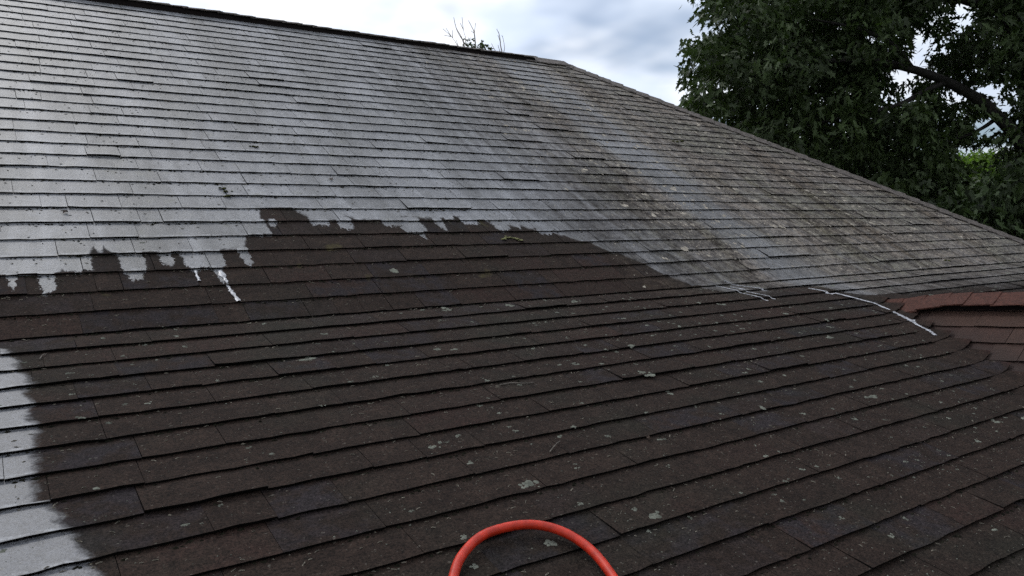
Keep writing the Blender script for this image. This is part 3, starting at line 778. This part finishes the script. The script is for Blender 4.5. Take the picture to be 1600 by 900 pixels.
trickle([onU(x, y) + (w,) for x, y, w in [(305, 424, .02), (308, 434, .018), (311, 442, .022)]], 'short white soapy drip left of the longest one')
for i, (a, lab) in enumerate([([(1118, 448), (1150, 457), (1200, 472)], 'lower of the thin white soapy streaks at the right end of the wet edge'),
                              ([(1140, 450), (1170, 458), (1211, 469)], 'middle one of the thin white soapy streaks at the right end of the wet edge'),
                              ([(1130, 441), (1165, 450), (1198, 456)], 'upper of the thin white soapy streaks at the right end of the wet edge')]):
    trickle([(onU(x, y) if onU(x, y)[0] > UC else onL(x, y)) + (.009,) for x, y in a], lab)

# ------------------------------------------------------------------ garden ground
gv = [Vector((x, y, 0)) for x, y in ((-900, -900), (900, -900), (900, 900), (-900, 900))]
go = mesh_obj('ground', gv, [(0, 1, 2, 3)], M_GRASS); go['kind'] = 'structure'

# ------------------------------------------------------------------ trees
nrg = np.random.default_rng(3)
LEAF = np.array([(0, 0, 0), (.30, .22, .03), (.20, .45, .05), (.46, .78, 0.0), (.15, .74, .05), (0, 1.2, -.06), (-.15, .74, .05), (-.46, .78, 0.0), (-.20, .45, .05), (-.30, .22, .03)]) * (.72, 1.1, 1)
LEAF_F = [(0, 1, 2), (0, 2, 4), (2, 3, 4), (0, 4, 5), (0, 5, 6), (0, 6, 8), (8, 6, 7), (0, 8, 9)]
def leaves_mesh(name, pos, dirs, size, mat, parent, cl=None):
    """pos (n,3), dirs (n,3) the way each leaf hangs"""
    n = len(pos); d = dirs / np.linalg.norm(dirs, axis=1, keepdims=True)
    r = nrg.normal(size=(n, 3)); x = np.cross(d, r); x /= np.linalg.norm(x, axis=1, keepdims=True); z = np.cross(x, d)
    sz = (size * nrg.uniform(.5, 1.3, n))[:, None, None]
    V = pos[:, None] + sz * (x[:, None] * LEAF[None, :, 0:1] + d[:, None] * LEAF[None, :, 1:2] + z[:, None] * LEAF[None, :, 2:3])
    m = len(LEAF); nf = len(LEAF_F)
    idx = (np.array(LEAF_F)[None] + (np.arange(n) * m)[:, None, None]).reshape(-1)
    me = bpy.data.meshes.new(name); me.vertices.add(n * m); me.vertices.foreach_set('co', V.reshape(-1).astype(np.float32))
    me.loops.add(len(idx)); me.loops.foreach_set('vertex_index', idx.astype(np.int32))
    me.polygons.add(n * nf); me.polygons.foreach_set('loop_start', np.arange(0, len(idx), 3, dtype=np.int32))
    me.update(calc_edges=True); me.materials.append(mat)
    a = me.attributes.new('tone', 'FLOAT', 'FACE'); a.data.foreach_set('value', np.repeat(nrg.random(n) if cl is None else .5 * nrg.random(n) + .5 * cl, nf).astype(np.float32))
    o = bpy.data.objects.new(name, me); col.objects.link(o); WORG[o.name] = Vector((0, 0, 0))
    if parent is not None: o.parent = parent; o.matrix_parent_inverse = Matrix.Translation(-WORG[parent.name])
    return o
def sprays(centers, per, spread, droop=.5, length=.45):
    """each centre grows a short drooping spray of leaves"""
    P, Dr = [], []
    for c in centers:
        c = np.array(c); az = nrg.uniform(0, 6.283); t = np.array([math.cos(az), math.sin(az), -droop * nrg.uniform(.4, 1.4)]); t /= np.linalg.norm(t)
        q = nrg.uniform(0, 1, per)[:, None]
        P.append(c + t * q * length + nrg.normal(size=(per, 3)) * spread * (1, 1, .6))
        Dr.append(t * .7 + nrg.normal(size=(per, 3)) * .55 + np.array([0, 0, -.55]))
    return np.concatenate(P), np.concatenate(Dr)
def inside(poly, x, y):
    c = False; j = len(poly) - 1
    for i in range(len(poly)):
        (xi, yi), (xj, yj) = poly[i], poly[j]
        if (yi > y) != (yj > y) and x < (xj - xi) * (y - yi) / (yj - yi) + xi: c = not c
        j = i
    return c
def limbs(name, specs, mat, parent, n=9):
    return [mesh_obj(name, *tube(spline(p, 5), list(np.interp(np.linspace(0, 1, (len(p) - 1) * 5 + 1), np.linspace(0, 1, len(r)), r)), n), mat, parent, smooth=True, origin=p[0]) for p, r in specs]

# the big dark oak
base = at(1665, 640, 13.0); base.z = 0
oak = empty('oak_tree', base)
tag(oak, 'large dark oak with drooping leafy boughs hanging over the hip of the roof', 'tree')
limbs('trunk', [([base, at(1662, 520, 13), at(1655, 300, 13.0), at(1625, 120, 13.0), at(1590, -10, 12.8), at(1560, -160, 12.8), at(1545, -330, 13)], [.50, .42, .38, .34, .30, .22, .1])], M_BARK, oak, 14)
limbs('limb', [([at(1652, 290, 13), at(1606, 235, 12.8), at(1570, 193, 12.6), at(1530, 156, 12.5), at(1480, 128, 12.4), at(1425, 108, 12.2), at(1350, 95, 12.0), at(1260, 98, 11.9), at(1180, 115, 11.8)], [.13, .11, .098, .088, .075, .062, .048, .03, .012]),
               ([at(1600, 20, 12.8), at(1560, 5, 12.4), at(1515, 0, 12.0), at(1440, -25, 11.8), at(1330, -30, 11.6), at(1190, 5, 11.4)], [.16, .12, .09, .07, .05, .012]),
               ([at(1480, 128, 12.4), at(1450, 140, 12.3), at(1400, 165, 12.2), at(1330, 180, 12), at(1230, 205, 11.8)], [.05, .045, .035, .025, .01]),
               ([at(1560, 182, 12.6), at(1535, 200, 12.7), at(1500, 215, 12.8), at(1440, 235, 13)], [.04, .03, .022, .01]),
               ([at(1640, 200, 13), at(1700, 120, 13.4), at(1790, 40, 13.8), at(1880, -60, 14)], [.2, .14, .1, .04]),
               ([at(1425, 108, 12.2), at(1395, 70, 12.0), at(1340, 45, 11.8), at(1270, 30, 11.7)], [.05, .04, .03, .01])], M_BARK, oak, 9)
CROWN = [(1330, -420), (1180, -300), (1120, -150), (1100, -40), (1122, 20), (1160, 40), (1165, 50), (1125, 60), (1085, 72), (1098, 96), (1108, 118), (1122, 140), (1090, 160), (1085, 178), (1120, 215), (1200, 245), (1300, 300), (1400, 352), (1500, 392), (1640, 420),
         (1900, 380), (2050, 200), (2050, -100), (1900, -350), (1600, -480)]
HOLES = [(1436, 68, 17, 26), (1505, 16, 20, 22), (1548, 196, 26, 16), (1492, 150, 22, 8), (1402, 118, 16, 10), (1420, 150, 12, 8), (1575, 165, 9, 14), (1360, 55, 10, 8), (1478, 76, 9, 8), (1500, 232, 10, 10),
         (1525, 245, 32, 18), (1525, 288, 16, 14), (1545, 140, 16, 10), (1312, 40, 8, 6), (1600, 130, 8, 14), (1496, 38, 12, 14)]
def hole(x, y, grow=0):
    return any(((x - a) / (rx + grow)) ** 2 + ((y - b2) / (ry + grow)) ** 2 < 1 for a, b2, rx, ry in HOLES)
cen = []
tries = 0
while len(cen) < 2500 and tries < 60000:
    tries += 1
    x, y = rng.uniform(1060, 2050), rng.uniform(-480, 420)
    if not inside(CROWN, x, y) or hole(x, y, 7): continue
    if x > 1640 or y < -40:
        if rng.random() > .22: continue
    dep = 11.0 + 4.6 * rng.random() ** .8
    if 1450 < x < 1640 and 60 < y < 260 and rng.random() < .20: continue
    lx = [1380, 1425, 1480, 1530, 1570, 1606]; ly = [100, 108, 128, 156, 193, 235]
    if 1420 < x < 1612 and -38 < y - np.interp(x, lx, ly) < 22 and dep < 13.3: continue
    if 1490 < x < 1575 and 222 < y < 305: continue
    cen.append(at(x, y - 8, dep))
# ragged sprays along the outline
for x, y in [(1078, 74), (1066, 72), (1090, 70), (1085, 95), (1092, 104), (1083, 116), (1098, 128), (1074, 160), (1082, 168), (1095, 150), (1108, 8), (1120, 22), (1128, 32), (1142, 38), (1112, 14), (1118, 60), (1104, 66), (1130, 55), (1088, 140)]:
    cen.append(at(x + 6, y - 6, 11.6 + rng.random()))
P, Dr = sprays(cen, 38, .13, .6, .38)
# drop leaves that would stop the sky gaps or lie beyond the outline
keep = []
for i, p in enumerate(P):
    q = proj(p)
    keep.append(q is not None and not (hole(q[0], q[1], -1) and rng.random() < .94) and not (q[0] < 1061))
keep = np.array(keep)
leaves_mesh('crown', P[keep], Dr[keep], .125, M_LEAF, oak, np.repeat(nrg.random(len(cen)), 38)[keep])

# leafy small tree at the right edge, nearer the house
b2_ = at(1640, 640, 10.5); b2_.z = 0
st = empty('small_tree', b2_); tag(st, 'leafy mid-green small tree at right edge below the oak limb', 'tree')
limbs('trunk', [([b2_, at(1636, 500, 10.5), at(1620, 380, 10.4), at(1605, 300, 10.4)], [.12, .10, .07, .02]), ], M_BARK, st)
limbs('limb', [([at(1625, 400, 10.4), at(1580, 350, 10.2), at(1530, 330, 10.1), at(1480, 335, 10)], [.05, .035, .02, .008])], M_BARK, st)
POLY2 = [(1455, 350), (1470, 318), (1500, 300), (1535, 305), (1555, 278), (1580, 262), (1620, 240), (1700, 235), (1780, 300), (1800, 420), (1700, 480), (1560, 430), (1470, 390)]
cen = []
while len(cen) < 330:
    x, y = rng.uniform(1440, 1800), rng.uniform(235, 480)
    if inside(POLY2, x, y): cen.append(at(x, y - 8, 9.6 + 1.8 * rng.random()))
P, Dr = sprays(cen, 26, .12, .7, .34); leaves_mesh('crown', P, Dr, .14, M_LEAF2, st)

# tree further off, seen through the gap, sunlight painted into its leaf colour
b3 = at(1540, 500, 30); b3.z = 0
ft = empty('far_tree', b3); tag(ft, 'bright yellow-green tree seen through the gap under the oak limb', 'tree')
limbs('trunk', [([b3, at(1541, 400, 30), at(1540, 320, 30), at(1545, 265, 30)], [.3, .26, .16, .03])], M_BARK, ft)
cen = []
while len(cen) < 520:
    a = nrg.normal(size=3); a /= np.linalg.norm(a); a *= nrg.uniform(.55, 1) ** .5
    c = at(1530, 318, 30); cen.append(c + Vector((a[0] * 3.0, a[1] * 3.0, a[2] * 2.05)))
P, Dr = sprays(cen, 40, .22, .5, .5); leaves_mesh('crown', P, Dr, .2, M_LEAF3, ft)
# dense dark tree closing the view low behind the hip
for (bx0, ex, ey, rad, hgt, lab) in [(1300, 1300, 345, 3.4, 1.35, 'dense dark tree low behind the hip, under the oak boughs'), (1430, 1440, 385, 3.0, 1.3, 'dense dark tree low behind the hip, just left of the yellow-green tree'), (1640, 1640, 350, 3.2, 1.9, 'dense dark tree far behind the small tree at right edge')]:
    b4 = at(bx0, 560, 21); b4.z = 0
    dt = empty('dense_tree', b4); tag(dt, lab, 'tree', 'trees behind the hip')
    limbs('trunk', [([b4, at(bx0, 480, 21), at(ex, ey + 10, 21)], [.25, .2, .06])], M_BARK, dt)
    cen = []
    while len(cen) < 300:
        a = nrg.normal(size=3); a /= np.linalg.norm(a); a *= nrg.uniform(.3, 1) ** .5
        cen.append(at(ex, ey, 21) + Vector((a[0] * rad, a[1] * rad, a[2] * hgt)))
    P, Dr = sprays(cen, 34, .2, .5, .5); leaves_mesh('crown', P, Dr, .2, M_LEAF, dt)
# half-dead tree top just showing over the ridge
b5 = at(745, 420, 17); b5.z = 0
dd_ = empty('half_dead_tree', b5); tag(dd_, 'half-dead tree with bare twigs and few leaves showing above the ridge', 'tree')
limbs('trunk', [([b5, at(744, 250, 17), at(742, 150, 17), at(740, 110, 17)], [.22, .16, .09, .05])], M_BARKP, dd_)
D17 = 17
tw = [[(738, 112), (728, 82), (722, 60), (713, 44), (709, 27)], [(725, 66), (716, 52), (712, 42)], [(728, 72), (727, 58), (724, 46), (722, 27)], [(724, 46), (719, 36)],
      [(740, 110), (743, 80), (741, 52), (737, 42), (732, 32)], [(741, 52), (742, 45), (743, 36)], [(741, 52), (736, 48)], [(735, 112), (714, 70), (705, 57), (692, 45)], [(705, 57), (697, 44)], [(705, 57), (694, 55)], [(707, 59), (707, 47)],
      [(716, 72), (712, 60)], [(742, 112), (782, 95), (782, 70), (780, 54), (776, 45)], [(782, 66), (778, 55)], [(780, 97), (788, 78), (786, 60), (784, 55)], [(782, 92), (772, 76), (768, 68)], [(782, 84), (778, 70)]]
for pts in tw:
    P = [at(x, y, D17 + .1 * math.sin(x)) for x, y in pts]
    r0 = .020 if len(pts) > 4 else .010
    limbs('branch', [(P, [r0, r0 * .55, .005])], M_BARKP, dd_, 6)
cen = [at(x, y, D17 + rng.uniform(-.3, .3)) for x, y in [(727, 62), (731, 64), (735, 63), (733, 69), (749, 67), (753, 66), (756, 68), (738, 73), (745, 74), (752, 75), (759, 75), (742, 76), (752, 71), (729, 66)] + [(rng.uniform(690, 800), rng.uniform(100, 180)) for _ in range(80)]]
P, Dr = sprays(cen, 6, .05, .3, .1); leaves_mesh('crown', P, Dr, .11, M_LEAF2, dd_)
